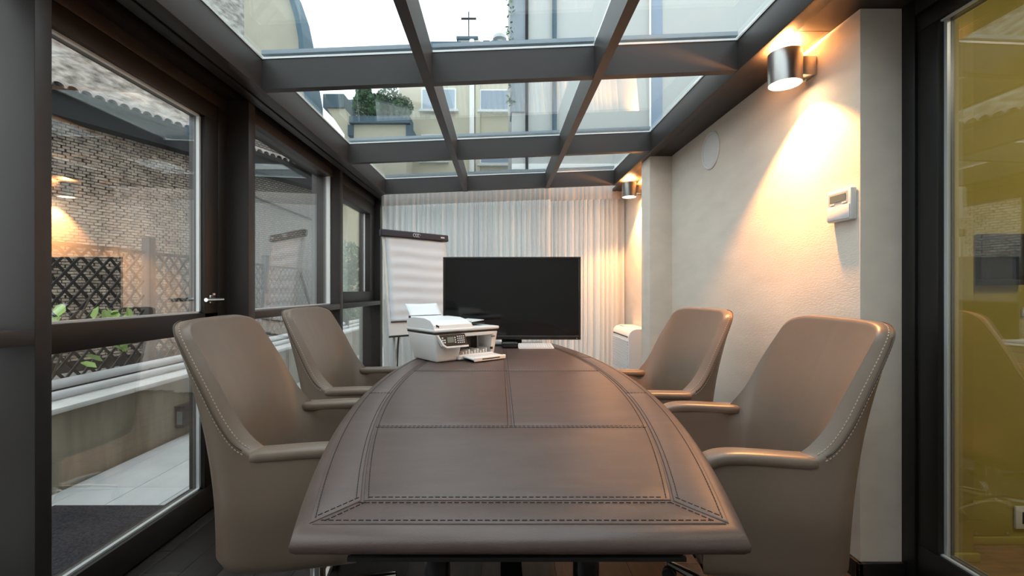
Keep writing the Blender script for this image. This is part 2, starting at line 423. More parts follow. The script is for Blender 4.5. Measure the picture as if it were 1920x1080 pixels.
# ---- right glazed door to the yellow room
d2 = tag(empty('door_2'), 'black framed glass door at right, opening to the yellow room', 'door', kind='structure')
bobj('door_frame', (1.571, 1.65, 1.737, 1.794, 0, 2.25), M['frame_black'], d2, bev=.003)
bobj('door_frame', (1.571, 1.65, .62, 1.737, 2.17, 2.25), M['frame_black'], d2, bev=.003)
bobj('door_frame', (1.571, 1.65, .62, .68, 0, 2.17), M['frame_black'], d2, bev=.003)
for d in ((.684, 1.734, .01, .175), (.684, 1.734, 2.105, 2.166), (1.652, 1.734, .175, 2.105), (.684, .766, .175, 2.105)):
    bobj('leaf_rail', (1.578, 1.64, *d), M['frame_black'], d2, bev=.003)
bobj('glazing_bead', (1.60, 1.612, 1.640, 1.652, .175, 2.105), M['gasket'], d2)
bobj('glazing_bead', (1.588, 1.60, .766, 1.652, .175, .181), M['gasket'], d2)
bobj('glazing_bead', (1.588, 1.60, .766, 1.652, 2.099, 2.105), M['gasket'], d2)
bobj('pane', (1.604, 1.612, .766, 1.640, .181, 2.099), M['glass'], d2)

# ---- side room, yellow
wy = tag(empty('wall_side_room'), 'bright yellow painted walls of the side room behind the glass door', 'wall', kind='structure')
bobj('yellow_wall', (1.75, 3.90, 2.05, 2.15, 0, 2.6), M['yellow'], wy)
bobj('pier', (1.751, 1.985, 1.92, 2.05, 0, 2.6), M['yellow'], wy, bev=.004)
bobj('yellow_wall', (3.80, 3.90, -.60, 2.05, 0, 2.6), M['yellow'], wy)
bobj('yellow_wall', (1.75, 3.90, -.70, -.60, 0, 2.6), M['yellow'], wy)
tag(bobj('ceiling_side_room', (1.751, 3.90, -.70, 2.15, 2.6, 2.66), M['whitewall']), 'white ceiling of the yellow side room', 'ceiling', kind='structure')
tag(bobj('floor_side_room', (1.60, 3.90, -.70, 2.05, -.05, 0), M['woodlight']), 'brown wood floor of the yellow side room', 'floor', kind='structure')
bk = tag(empty('baseboard_side_room'), 'yellow painted baseboard of the side room', 'baseboard', kind='structure')
bobj('skirting_board', (1.985, 3.80, 2.035, 2.05, 0, .035), M['yellow'], bk, bev=.003)
bobj('skirting_board', (1.751, 2.0, 1.905, 1.92, 0, .035), M['yellow'], bk, bev=.003)

# ================================================================ OUTSIDE
tag(bobj('ground', (-40, 40, -20, 60, -.6, -.5), M['ground']), 'grey courtyard ground outside the glazed room', 'ground', kind='structure')
wk = tag(bobj('floor_walkway', (-2.52, -1.60, -1.6, 9.0, -.25, -.012), M['joint']), 'pale grey paved walkway outside the left glazing', 'walkway', kind='structure')
pv = B(); box(pv, -.1415, .1415, -.298, .298, -.012, 0, bev=.002)
pme = bpy.data.meshes.new('paver'); pv.to_mesh(pme); pv.free(); pme.materials.append(M['paver'])
for i in range(3):
    for k in range(18):
        share('paver', pme, wk, (-1.655-.285*i-.002*i, -1.30+.6*k+.04, 0))
pn = B(); box(pn, -.049, .049, -.298, .298, -.012, 0, bev=.002)
pme2 = bpy.data.meshes.new('narrow_paver'); pn.to_mesh(pme2); pn.free(); pme2.materials.append(M['paver'])
for k in range(18): share('narrow_paver', pme2, wk, (-2.423, -1.26+.6*k, 0))
pw_ = tag(empty('parapet_wall'), 'low stained concrete parapet with pale stone coping along the walkway', 'parapet')
bobj('concrete_body', (-2.74, -2.50, -1.6, 9.0, -.5, .44), M['concrete'], pw_, bev=.004)
for k in range(9):
    bobj('coping_stone', (-2.76, -2.47, -1.6+1.178*k, -1.6+1.178*(k+1)-.004, .44, .472), M['coping'], pw_, bev=.005)
rl = tag(empty('pipe_rail'), 'pair of pale pipes running along the parapet top under the lattice', 'pipe')
for x, z, r in ((-2.66, .505, .022), (-2.72, .555, .030)):
    obj('pipe', tube(B(), [(x, -1.5, z), (x, 9, z)], r, 12), M['pipe'], rl, smooth=True)
for y in (0, 2.0, 4.0, 6.0, 8.0):
    bobj('pipe_bracket', (-2.75, -2.635, y, y+.03, .472, .60), M['matt_black'], rl)

# lattice fence: every diagonal slat is a piece
def lattice(ya, yb, label):
    lf = tag(empty('lattice_fence', (-2.80, ya, .50)), label, 'fence', 'lattice panels along the parapet')
    L, H = yb-ya, .93; st = .115
    for s in (1, -1):
        c = -H if s > 0 else 0
        while c < (L if s > 0 else L+H):
            if s > 0: p, q = (max(c, 0), max(-c, 0)), (min(c+H, L), min(H, L-c))
            else: p, q = (min(c, L), max(0, c-L)), (max(c-H, 0), min(H, c))
            ln = math.dist(p, q)
            if ln > .04:
                t = B(); a = math.atan2(q[1]-p[1], q[0]-p[0])
                box(t, -.004+.005*s, .004+.005*s, 0, ln, -.009, .009)
                o = obj('slat', t, M['lattice'], lf); o.location = (0, p[0], p[1]); o.rotation_euler = (a, 0, 0)
            c += st
    for a in (0, H): bobj('rail', (-.012, .012, 0, L, a-.012, a+.012), M['lattice'], lf)
    bobj('post', (-.03, .03, -.035, .035, -.5, H+.12), M['matt_black'], lf)
    return lf
lattice(1.75, 3.60, 'dark diamond lattice panel nearest, seen through the glazed door')
lattice(3.66, 5.42, 'dark diamond lattice panel behind the middle left window')
lattice(5.48, 7.6, 'dark diamond lattice panel farthest along the parapet')

mt = tag(bobj('doormat', (-2.32, -1.62, 1.0, 2.39, .0005, .014), M['mat'], bev=.004), 'charcoal grey doormat on the pavers outside the left door', 'doormat')
bl = tag(empty('wall_light', (-2.50, 3.60, .15)), 'small black box light on the concrete parapet outside', 'light')
bobj('housing', (0, .07, -.075, .075, -.08, .08), M['matt_black'], bl, bev=.008)
bobj('lens', (.02, .06, -.078, -.074, -.05, .05), M['lcd'], bl)
bobj('hood', (-.0, .085, -.08, .08, .08, .09), M['matt_black'], bl, bev=.003)

# --- climbing plant on the near lattice
cp = tag(empty('climbing_plant', (-2.74, 2.75, .473)), 'bright green climbing plant leaves on the lattice by the door', 'plant')
obj('stem', tube(B(), [(0, 0, 0), (.02, .06, .18), (-.01, .16, .33), (.03, .22, .50), (.02, .3, .62)], .006, 6), M['bark'], cp)
lb = B()
P = [Vector((0, -.045, 0)), Vector((.028, -.01, .006)), Vector((.02, .03, .004)), Vector((0, .05, -.006)), Vector((-.02, .03, .004)), Vector((-.028, -.01, .006))]
c0 = lb.verts.new((0, 0, -.004)); vs = [lb.verts.new(p) for p in P]
for i in range(6): lb.faces.new((c0, vs[i], vs[(i+1) % 6]))
lme = bpy.data.meshes.new('leaf'); lb.to_mesh(lme); lb.free(); lme.materials.append(M['leaf_bright'])
for i in range(34):
    t = random.random()
    share('leaf', lme, cp, (random.uniform(.02, .09), -.05+.6*t, .12+.42*random.random()**.6), (random.uniform(.4, 1.4), random.uniform(-.6, .6), random.uniform(0, 6.28)), (1.1,)*3)

# --- angled old wall across the court: bricks, tiled ledge and rough upper wall
WA = math.atan2(.395, 1)                   # swing of that wall
ob = tag(empty('wall_courtyard', (-8.75, 8.63, 0), 0), 'old brick wall across the courtyard with a tiled ledge and gutter', 'wall', kind='structure')
ob.rotation_euler = (0, 0, PI/2-WA)        # local x runs along the wall, local -y faces the room
bobj('mortar_bed', (-4, 4.6, .0, .4, -.5, 4.9), M['mortar'], ob)
bobj('far_brickwork', (4.6, 8.2, -.012, .4, -.5, 6.4), M['brick_far'], ob)
bobj('rough_upper_wall', (-4, 4.45, .0, .4, 4.9, 13), M['rubble'], ob)
BR = []
for v in range(6):
    t = B(); box(t, -.0625, .0625, -.016, .016, -.0245, .0245, bev=.006)
    for q in t.verts: q.co += Vector((random.uniform(-.004, .004), random.uniform(-.005, .005), random.uniform(-.004, .004)))
    me = bpy.data.meshes.new('brick'); t.to_mesh(me); t.free(); me.materials.append(M['brick']); BR.append(me)
rest = VF(); nb = 0
for r in range(86):
    z = -.25+r*.060
    for k in range(66):
        x = -4+.135*k+(.067 if r % 2 else 0)+random.uniform(-.012, .012)
        y = -.006-random.random()*.018
        if -.3 < x < 2.0 and 2.0 < z < 3.15 and nb < 300:
            share('brick', random.choice(BR), ob, (x, y, z), (0, random.uniform(-.04, .04), 0)); nb += 1
        elif x < 4.55:
            q = random.uniform(-.04, .04)
            rest.obox((x, y, z+random.uniform(-.003, .003)), Vector((.063, 0, q*.063))*random.uniform(.85, 1), Vector((0, .016, 0)), Vector((-q*.024, 0, .024))*random.uniform(.85, 1.05))
tag(rest.build('brickwork', M['brick'], ob), kind='stuff')
t = B(); n = 10; R = .115
rows = []
for rr, yy, zz in ((R, -.42, 0), (R*.9, .05, .22)):
    rows.append([(rr*math.cos(PI*k/n), yy, zz+rr*.85*math.sin(PI*k/n)) for k in range(n+1)])
for rr, yy, zz in ((R*.9-.018, .05, .22), (R-.018, -.42, 0)):
    rows.append([(rr*math.cos(PI*k/n), yy, zz+rr*.85*math.sin(PI*k/n)) for k in range(n+1)])
rows.append(rows[0]); grid(t, rows)
tme = bpy.data.meshes.new('pantile'); t.to_mesh(tme); t.free(); tme.materials.append(M['pantile'])
for k in range(48): share('pantile', tme, ob, (-2.5+.222*k, 0, 4.98), (0, random.uniform(-.02, .02), 0))
bobj('tile_bed', (-4, 8.2, -.36, .0, 4.84, 4.98), M['mortar'], ob)
t = B(); rows = []
for x in (-4, 8.2): rows.append([(x, -.46+.085*math.cos(PI+PI*k/8), 4.93+.085*math.sin(PI+PI*k/8)) for k in range(9)]+[(x, -.46+.078*math.cos(2*PI-PI*k/8), 4.93+.078*math.sin(2*PI-PI*k/8)) for k in range(9)])
grid(t, rows, True); obj('gutter', t, M['gutter'], ob, smooth=True)
bobj('soffit_shade_board', (-4, 8.2, -.36, 0, 4.45, 4.84), M['gutter'], ob)  # dark board also stands in for the shade under the tiled ledge
obj('cable', tube(B(), [(3, -.06, 4.1), (5, -.06, 3.75), (8, -.06, 3.3)], .03, 8), M['gutter'], ob)

# --- houses seen through the roof and the side panes
def house(name, loc, label, rz=0):
    return tag(empty(name, loc, rz), label, 'building', 'houses around the courtyard')
def far_window(par, x0, x1, z0, z1, y=0, shutter=False):
    wd = bobj('window', (x0-.06, x1+.06, y-.10, y+.02, z0-.06, z1+.06), M['whitewall'], par)
    mid = (x0+x1)/2
    if shutter:
        bobj('shutter', (x0, x1, y-.13, y-.10, z0, z1), M['shutter'], wd)
    else:
        bobj('pane', (x0, mid-.02, y-.12, y-.10, z0, z1), M['winglass'], wd)
        bobj('pane', (mid+.02, x1, y-.12, y-.10, z0, z1), M['winglass'], wd)
    bobj('sill', (x0-.15, x1+.15, y-.22, y, z0-.16, z0-.06), M['coping'], wd)

hf = house('apartment_house', (0, 20, -.5), 'cream apartment house with shuttered windows beyond the glass roof')
D = 20/860
def fx(u): return (u-937)*D
def fz(v): return (545-v)*D+CAMH+.5
bobj('facade', (fx(748), fx(1180), 0, 5, 0, fz(104)), M['beige'], hf)
bobj('side_wing', (fx(640), fx(748), .4, 5, 0, fz(190)), M['beige'], hf)
bobj('wing_eaves', (fx(636), fx(752), .3, 5, fz(190), fz(181)), M['slate'], hf)
bobj('roof_edge', (fx(745), fx(1180), -.3, 5.2, fz(105), fz(100)), M['slate'], hf)
bobj('attic', (fx(803), fx(1100), .6, 4.5, fz(100), fz(88)), M['whitewall'], hf)
bobj('attic_roof', (fx(800), fx(862), .5, 4.6, fz(92), fz(66)), M['slate'], hf)
far_window(hf, fx(793), fx(853), fz(205), fz(170))
far_window(hf, fx(902), fx(963), fz(206), fz(172), shutter=True)
far_window(hf, fx(793), fx(835), fz(300), fz(256))
far_window(hf, fx(902), fx(963), fz(306), fz(268), shutter=True)
obj('downpipe', tube(B(), [(fx(885), -.12, 0), (fx(885), -.12, fz(78))], .11, 10), M['whitewall'], hf, smooth=True)
bobj('pilaster', (fx(892), fx(900), -.12, 0, 0, fz(78)), M['beige'], hf)
ch = bobj('chimney', (fx(856), fx(892), .8, 1.8, fz(100), fz(56)), M['palegrey'], hf)
bobj('chimney_cap', (fx(853), fx(895), .7, 1.9, fz(56), fz(51)), M['slate'], ch)
obj('aerial', tube(B(), [(fx(875), 1.3, fz(58)), (fx(875), 1.3, fz(-12))], .03, 6), M['matt_black'], hf)
obj('aerial_bar', tube(B(), [(fx(860), 1.3, fz(2)), (fx(890), 1.3, fz(2))], .05, 6), M['matt_black'], hf)
for u0, u1 in ((905, 918), (921, 935), (944, 956)):
    bobj('dormer', (fx(u0), fx(u1), .5, 1.6, fz(92), fz(64)), M['slate'], hf)
obj('roof_vent', lathe(B(), [(.16, 0), (.16, .9), (.32, .95), (.3, 1.1), (.1, 1.25), (0, 1.27)], (fx(937), 1, fz(92)), 14), M['grey_plastic'], hf, smooth=True)
# terrace with planter, nearer than the facade
D2 = 18.5/860
def kx(u): return (u-937)*D2
def kz(v): return (545-v)*D2+CAMH+.5
bobj('ledge', (kx(600), kx(640), -1.2, .38, kz(196), kz(170)), M['slate'], hf)
obj('corner_wall', prism(B(), [(kx(606), -1.1, kz(196)), (kx(640), -1.1, kz(196)), (kx(656), -1.1, kz(250)), (kx(656), -1.1, 0), (kx(642), -1.1, 0), (kx(642), -1.1, kz(250))], (0, 1.4, 0)), M['beige'], hf)
bobj('terrace_parapet', (kx(662), kx(761), -1.4, .4, 0, kz(232)), M['beige'], hf)
bobj('planter', (kx(656), kx(769), -1.6, -.8, kz(232), kz(219)), M['slate'], hf)
bobj('bracket', (kx(652), kx(662), -1.5, .4, kz(254), kz(234)), M['slate'], hf)
bobj('bracket', (kx(761), kx(770), -1.5, .4, kz(264), kz(234)), M['slate'], hf)

def leaves(vf, c, rx, ry, rz, n, s):
    c = Vector(c)
    for i in range(n):
        while True:
            p = Vector((random.uniform(-1, 1), random.uniform(-1, 1), random.uniform(-1, 1)))
            if .25 < p.length < 1: break
        p = c+Vector((p.x*rx, p.y*ry, p.z*rz))
        a = Vector((random.gauss(0, 1), random.gauss(0, 1), random.gauss(0, 1))).normalized()
        b = a.cross(Vector((random.gauss(0, 1), random.gauss(0, 1), random.gauss(0, 1)))).normalized()
        q = s*random.uniform(.6, 1.3)
        vf.quad((p-a*q, p+b*q*.45, p+a*q, p-b*q*.45))
def bush(name, loc, blobs, n, s, label, cat, group=None):
    o = tag(empty(name, loc), label, cat, group)
    vf = VF()
    for c, rx, ry, rz in blobs: leaves(vf, c, rx, ry, rz, n, s)
    tag(vf.build('foliage', M['leaf'], o), kind='stuff')
    t = B()
    for c, rx, ry, rz in blobs: tube(t, [(c[0]*.6, c[1]*.6, 0), (c[0]*.9, c[1], c[2]*.6), c], .03, 6)
    obj('stems', t, M['bark'], o)
    return o
bush('terrace_shrub', (kx(684), 18.75, kz(219)-.48), [((.0, 0, .55), .62, .4, .52), ((-.12, 0, .95), .36, .3, .46), ((.35, 0, .5), .4, .4, .5)], 900, .075, 'dark shrub in the roof terrace planter, left one', 'shrub', 'terrace shrubs')
bush('terrace_shrub', (kx(735), 18.75, kz(219)-.48), [((-.18, 0, .70), .55, .4, .72), ((.32, 0, .48), .50, .4, .45), ((-.5, 0, .5), .4, .4, .5)], 900, .075, 'bushy shrub in the roof terrace planter, right one', 'shrub', 'terrace shrubs')

hg = house('gabled_house', (0, 16, -.5), 'beige house with a curved dark roof edge above the brick wall')
E = 16/860
def gx(u): return (u-937)*E
def gz(v): return (545-v)*E+CAMH+.5
arc = [(590, 260), (588, 190), (574, 110), (571, 70), (563, 30), (548, -15), (525, -55), (490, -85), (440, -95), (440, 400), (590, 400)]
obj('gable_wall', prism(B(), [(gx(u), 0, gz(v)) for u, v in arc[:-2]]+[(gx(440), 0, 0), (gx(590), 0, 0)], (0, .6, 0)), M['stonebeige'], hg)
t = B(); op = [(gx(u), gz(v)) for u, v in arc[:9]]; q0 = Vector((gx(470), gz(250)))
for (a, b), (c, d) in zip(op, op[1:]):
    def off(x, z, k): v = Vector((x, z))-q0; v = v.normalized()*k; return (x+v.x, z+v.y)
    i1, i2, o1, o2 = off(a, b, -.22), off(c, d, -.22), off(a, b, .06), off(c, d, .06)
    hexa(t, [(i1[0], -.25, i1[1]), (o1[0], -.25, o1[1]), (o1[0], .7, o1[1]), (i1[0], .7, i1[1])], [(i2[0], -.25, i2[1]), (o2[0], -.25, o2[1]), (o2[0], .7, o2[1]), (i2[0], .7, i2[1])])
obj('roof_edge', t, M['slate'], hg)

hr = house('rendered_house', (.24, 9.2, -.5), 'tall pale grey rendered house with dark drainpipes over the right roof panes')
bobj('facade', (0, 9, 0, 4, 0, 14), M['palegrey'], hr)
bobj('dark_edge', (-.02, .27, -.05, .5, 5.2, 14), M['stonegrey'], hr)
for u, r, m in ((988, .03, 'gutter'), (1040, .045, 'slate'), (1220, .02, 'whitewall')):
    x = (u-937)*9.1/860-.24
    obj('downpipe', tube(B(), [(x, -.07, 0), (x, -.07, 14)], r, 10), M[m], hr, smooth=True)
x = (1224-937)*9.1/860-.24
bobj('recess_strip', (x, x+.22, -.02, .0, 0, 14), M['shutter'], hr)
bobj('string_course', (0, 9, -.06, 0, 4.05, 4.16), M['whitewall'], hr)
t = VF()
for i in range(150):
    z = random.uniform(5.3, 9); x = random.gauss(-.03, .03)
    leaves(t, (x, -.1, z), .05, .05, .06, 1, .05)
iv = tag(empty('ivy', (.24, 9.2, 4.8)), 'dark ivy strand climbing the edge of the pale grey house', 'plant')
o = tag(t.build('foliage', M['leaf'], iv), kind='stuff'); o.location = (0, 0, -5.3)

hc = house('cream_house', (-4.4, 17.2, -.5), 'cream rendered house at the far end of the walkway')
bobj('facade', (-1.8, .8, 0, .9, 0, 5.6), M['cream'], hc)
bobj('roof_edge', (-1.9, .9, -.25, .95, 5.6, 5.75), M['slate'], hc)
bush('evergreen_shrub', (-3.3, 9.75, -.5), [((0, 0, 1.5), .45, .45, .6), ((.05, .1, 2.2), .33, .33, .5), ((-.15, .3, 1.0), .4, .4, .5)], 700, .06, 'dark evergreen shrub beyond the far left sash window', 'shrub')

# ================================================================ FURNITURE
# ---- boat-shaped conference table
TX, TY, TH, TL = .032, 2.035, .75, 1.315
tb = tag(empty('conference_table', (TX, TY, 0)), 'boat-shaped conference table covered in stitched brown leather', 'table')
def tw(y, inset=0): return .562-.1145*y*y-inset
def outline(d, n=40):
    L = TL-d; ysv = [-L+2*L*i/n for i in range(n+1)]
    return [Vector((tw(y, d), y, 0)) for y in ysv]+[Vector((-tw(y, d), y, 0)) for y in ysv[::-1]]
t = B(); rows = []
prof = [(.10, .712), (.03, .708), (.010, .710), (.002, .717), (0, .726), (.004, .736), (.013, .744), (.026, .7475), (.05, .7475)]
for d, z in prof: rows.append([p+Vector((0, 0, z)) for p in outline(d)])
V = grid(t, rows, True); cap(t, V[-1]); cap(t, V[0][::-1])
obj('top_core', t, M['table'], tb, smooth=True, ang=50)
G = .0022; DI = .115; DO = .030; YF = 1.203
def strip(y0, y1, f0, f1, n=14):           # polygon between two width curves on one side
    ysv = [y0+(y1-y0)*i/n for i in range(n+1)]
    return [(f0(y), y) for y in ysv], [(f1(y), y) for y in ysv]
def panel(pts):
    obj('leather_panel', prism(B(), [(x, y, .7455) for x, y in pts], (0, 0, .0048), bev=.0022), M['table'], tb, smooth=True, ang=60)
wi = lambda y: tw(y, DI)-G
def inner(y0, y1, lo, hi):
    a, b = strip(y0+G, y1-G, lo, hi); panel(a+b[::-1])
inner(-YF, -.755, lambda y: -wi(y), wi)
inner(-.755, .135, lambda y: -wi(y), lambda y: -G); inner(-.755, .135, lambda y: G, wi)
inner(.135, YF, lambda y: -wi(y), lambda y: -G); inner(.135, YF, lambda y: G, wi)
OY = TL-DO
oc, ic = tw(OY, DO), tw(YF, DI)
for s in (1, -1):
    cuts = [-YF, -.335, .57, YF]
    for k in range(3):
        a, b = strip(cuts[k]+(G if k else 0), cuts[k+1]-(G if k < 2 else 0), lambda y: tw(y, DI)+G, lambda y: tw(y, DO))
        if k == 0: b = [(oc+.001, -OY+G)]+b
        if k == 2: b = b+[(oc+.001, OY-G)]
        panel([(s*x, y) for x, y in a+b[::-1]])
    panel([(-oc+.004, s*OY), (oc-.004, s*OY), (ic-G, s*(YF+G)), (-ic+G, s*(YF+G))])
vf = VF(); Z = .7507
def st(pts): dashes(vf, [(x, y, Z) for x, y in pts], .0085, .0038, .0016, .0012)
def yl(f, y0, y1, n=40): return [(f(y0+(y1-y0)*i/n), y0+(y1-y0)*i/n) for i in range(n+1)]
for s in (1, -1):
    st(yl(lambda y: s*tw(y, DI-.011), -YF+.01, YF-.01)); st(yl(lambda y: s*tw(y, DI+.011), -YF+.012, YF-.012)); st(yl(lambda y: s*tw(y, DO+.008), -OY+.02, OY-.02))
    st([(-ic+.012, s*(YF-.011)), (ic-.012, s*(YF-.011))]); st([(-ic+.0, s*(YF+.011)), (ic, s*(YF+.011))]); st([(-oc+.02, s*(OY-.008)), (oc-.02, s*(OY-.008))])
    for q in (1, -1):
        st([(q*(ic+.012), s*(YF-.006)), (q*(oc-.002), s*(OY-.022))]); st([(q*(ic-.006), s*(YF+.012)), (q*(oc-.022), s*(OY-.006))])
    for y in (-.335, .57):
        st([(s*tw(y, DI-.012), y+.006), (s*tw(y, DO+.01), y+.006)])
for y in (-.755, .135):
    st([(-tw(y, DI+.012), y+.007), (tw(y, DI+.012), y+.007)]); st([(-tw(y, DI+.012), y-.007), (tw(y, DI+.012), y-.007)])
for s in (.009, -.009): st([(s, -.74), (s, 1.19)])
tag(vf.build('stitching', M['stitch_dark'], tb), kind='stuff')
# under-frame
for y in (-1.17, 1.15): bobj('apron', (-.315, .315, y, y+.02, .630, .709), M['gloss_black'], tb, bev=.002)
for x in (-.315, .295): bobj('apron', (x, x+.02, -1.15, 1.15, .630, .709), M['gloss_black'], tb, bev=.002)
bobj('trim_strip', (-.318, .318, -1.176, -1.168, .622, .630), M['matt_black'], tb)
for y in (-.80, .80):
    for x in (-.20, .20):
        obj('leg', tube(B(), [(x, y, .012), (x, y, .70)], .035, 20), M['gloss_black'], tb, smooth=True)
    bobj('foot', (-.30, .30, y-.05, y+.05, 0, .03), M['gloss_black'], tb, bev=.008)
bobj('stretcher', (-.03, .03, -.80, .80, .30, .36), M['gloss_black'], tb, bev=.004)
bobj('cable_tray', (-.22, .22, -.95, .95, .56, .575), M['matt_black'], tb, bev=.003)

# ---- bucket armchair
def chair(name):
    r = empty(name)
    V3 = lambda L: [Vector(p) for p in L]
    R = V3([(.165, .304, .648), (.06, .309, .652), (-.05, .312, .660), (-.135, .313, .690), (-.188, .310, .755), (-.245, .300, .865), (-.296, .283, .958), (-.326, .262, 1.012), (-.348, .205, 1.034), (-.362, .10, 1.038), (-.366, 0, 1.038)])
    Mo = V3([(.175, .306, .50), (.07, .314, .50), (-.06, .322, .50), (-.145, .318, .51), (-.19, .303, .53), (-.222, .270, .56), (-.242, .215, .60), (-.250, .16, .62), (-.255, .10, .63), (-.258, .05, .63), (-.259, 0, .63)])
    Bo = V3([(.175, .285, .355), (.07, .292, .355), (-.055, .298, .355), (-.14, .294, .355), (-.192, .275, .355), (-.226, .24, .355), (-.246, .185, .355), (-.255, .135, .355), (-.26, .085, .355), (-.263, .04, .355), (-.264, 0, .355)])
    Bb = [Vector((p.x*.90+.005, p.y*.90, .315)) for p in Bo]
    Iu = V3([(.165, .240, .56), (.06, .244, .56), (-.04, .246, .56), (-.095, .243, .575), (-.135, .230, .60), (-.162, .205, .65), (-.184, .170, .69), (-.196, .135, .71), (-.203, .09, .72), (-.206, .045, .72), (-.207, 0, .72)])
    Is = V3([(.165, .228, .42), (.06, .228, .42), (-.03, .228, .42), (-.085, .222, .42), (-.12, .205, .42), (-.143, .175, .42), (-.158, .14, .42), (-.165, .11, .42), (-.17, .07, .42), (-.172, .035, .42), (-.173, 0, .42)])
    Ri = []
    for i, p in enumerate(R):
        t = min(1, max(0, (i-2)/5)); th = .062*(1-t)+.040*t
        inw = Vector((0, -1, 0)) if i < 3 else (Vector((1, -.9*max(0, 1-(i-3)/5), 0)).normalized() if i < 8 else Vector((1, -.15 if i == 8 else 0, .0)).normalized())
        Ri.append(p+inw*th)
    def toward(a, b, k): return [p+(q-p).normalized()*k for p, q in zip(a, b)]
    mid = [(a+b)/2 for a, b in zip(R, Ri)]
    Ro = toward(R, Mo, .020); Rin = toward(Ri, Iu, .020)
    Rt = [m+((m-(a+b)/2)*.25) for m, a, b in zip(mid, Mo, Iu)]
    Rt = [m+(m-(a+b)/2).normalized()*.004 for m, a, b in zip(mid, Ro, Rin)]
    n = 46
    def full(L):
        h = cat_rom(L, n); return h+[Vector((p.x, -p.y, p.z)) for p in h[-2::-1]]
    keys = [full(L) for L in (Bo, Mo, Ro, R, Rt, Ri, Rin, Iu, Is)]
    bot = [full([a.lerp(b, k)+Vector((0, 0, z)) for a, b in zip(Bb, Bo)]) for k, z in ((0, 0), (.55, -.012), (.85, -.004))]
    cnt = (6, 8, 2, 2, 2, 2, 8, 6); rows = list(bot)
    for i in range(len(keys)-1):
        for k in range(cnt[i]):
            u = k/cnt[i]; row = []
            for j in range(len(keys[0])):
                p1, p2 = keys[i][j], keys[i+1][j]
                if i in (0, 1, 6, 7):
                    p0 = keys[i-1][j] if i not in (0, 6) else (p1 if i == 0 else p1-(p2-p1)*.6)
                    p3 = keys[i+2][j] if i in (0, 6) else (p2 if i == 7 else p2+(p2-p1)*.5)
                    row.append(.5*((2*p1)+(p2-p0)*u+(2*p0-5*p1+4*p2-p3)*u*u+(3*p1-p0-3*p2+p3)*u**3))
                else: row.append(p1.lerp(p2, u))
            rows.append(row)
    rows.append(keys[-1])
    t = B(); V = grid(t, rows)
    for e in (0, -1): cap(t, [rr[e] for rr in V])      # arm fronts
    cap(t, V[0])
    obj('shell', t, M['chair'], r, smooth=True, ang=75)
    # seat cushion and front panel
    t = B(); a = full(Is); pts = [Vector((p.x, p.y, 0)) for p in a[::2]]
    rows = []
    for z, k in ((.37, .99), (.44, 1.0), (.462, .985), (.474, .93), (.478, .8)):
        rows.append([Vector((.03+(p.x-.03+(.085 if p.x > .09 else 0))*k, p.y*k, z)) for p in pts])
    V = grid(t, rows, True); cap(t, V[-1]); cap(t, V[0][::-1]); obj('seat_cushion', t, M['chair'], r, smooth=True, ang=60)
    bobj('front_panel', (.12, .172, -.24, .24, .33, .43), M['chair'], r, bev=.008)
    for s in (1, -1):                                   # arm pads
        path = [(-.122, .284, .664), (-.06, .282, .664), (.02, .280, .666), (.09, .279, .666), (.135, .278, .660), (.165, .277, .645), (.178, .276, .622)]
        path = cat_rom([Vector(p) for p in path], 22); rows = []
        for i, p in enumerate(path):
            d = (path[min(i+1, 21)]-path[max(i-1, 0)]).normalized(); sd = Vector((0, 1, 0)); up = sd.cross(d)*-1
            k = .55 if i == 0 else (.9 if i == 1 else (1 if i < 20 else (.88 if i == 20 else .5)))
            row = []
            for q in range(16):
                c, sn = math.cos(2*PI*q/16), math.sin(2*PI*q/16)
                ex = lambda v: math.copysign(abs(v)**.62, v)
                row.append(Vector((p.x, p.y*s, p.z))+sd*s*.036*k*ex(c)+Vector((up.x, 0, up.z))*.019*k*ex(sn))
            rows.append(row)
        t = B(); V = grid(t, rows, True); cap(t, V[0]); cap(t, V[-1])
        obj('armrest', t, M['chair'], r, smooth=True, ang=80)
    # seam and the two stitch rows down each side of the back
    RS, ST1, ST2 = cat_rom([p+(p-m).normalized()*.0012 for p, m in zip(R, Iu)], 90), cat_rom(toward(R, Mo, .009), 90), cat_rom([p.lerp(q, .28) for p, q in zip(R, Ri)], 90)
    vf = VF()
    for s in (1, -1):
        m_ = lambda L: [Vector((p.x, s*p.y, p.z)) for p in L]
        t = B(); tube(t, m_(RS[26:76]), .0022, 5); obj('seam', t, M['seam'], r)
        dashes(vf, [p+Vector((-.001, s*.0012, 0)) for p in m_(ST1[26:74])], .006, .0045, .0022, .0022)
        dashes(vf, [p+Vector((.0015, 0, .0030)) for p in m_(ST2[26:74])], .006, .0045, .0022, .0022)
    tag(vf.build('stitching', M['stitch_light'], r), kind='stuff')
    # swivel base
    obj('column', lathe(B(), [(.05, .315), (.05, .25), (.026, .23), (.026, .09), (.04, .085), (.04, .06)], n=24), M['chrome'], r, smooth=True)
    bobj('mounting_plate', (-.16, .16, -.14, .14, .295, .316), M['matt_black'], r)
    for k in range(5):
        a = 2*PI*k/5+.3; d = Vector((math.cos(a), math.sin(a), 0))
        obj('base_leg', tube(B(), [d*.02+Vector((0, 0, .085)), d*.15+Vector((0, 0, .08)), d*.27+Vector((0, 0, .065))], [.022, .018, .012], 10), M['chrome'], r, smooth=True)
        t = B(); Mx = Matrix.Translation(d*.27+Vector((0, 0, .026))) @ Matrix.Rotation(a+.6, 4, 'Z') @ Matrix.Rotation(PI/2, 4, 'X')
        for off in (-.016, .006): lathe(t, [(0, off), (.024, off), (.026, off+.002), (.026, off+.008), (.024, off+.010), (0, off+.010)], n=16, Mx=Mx)
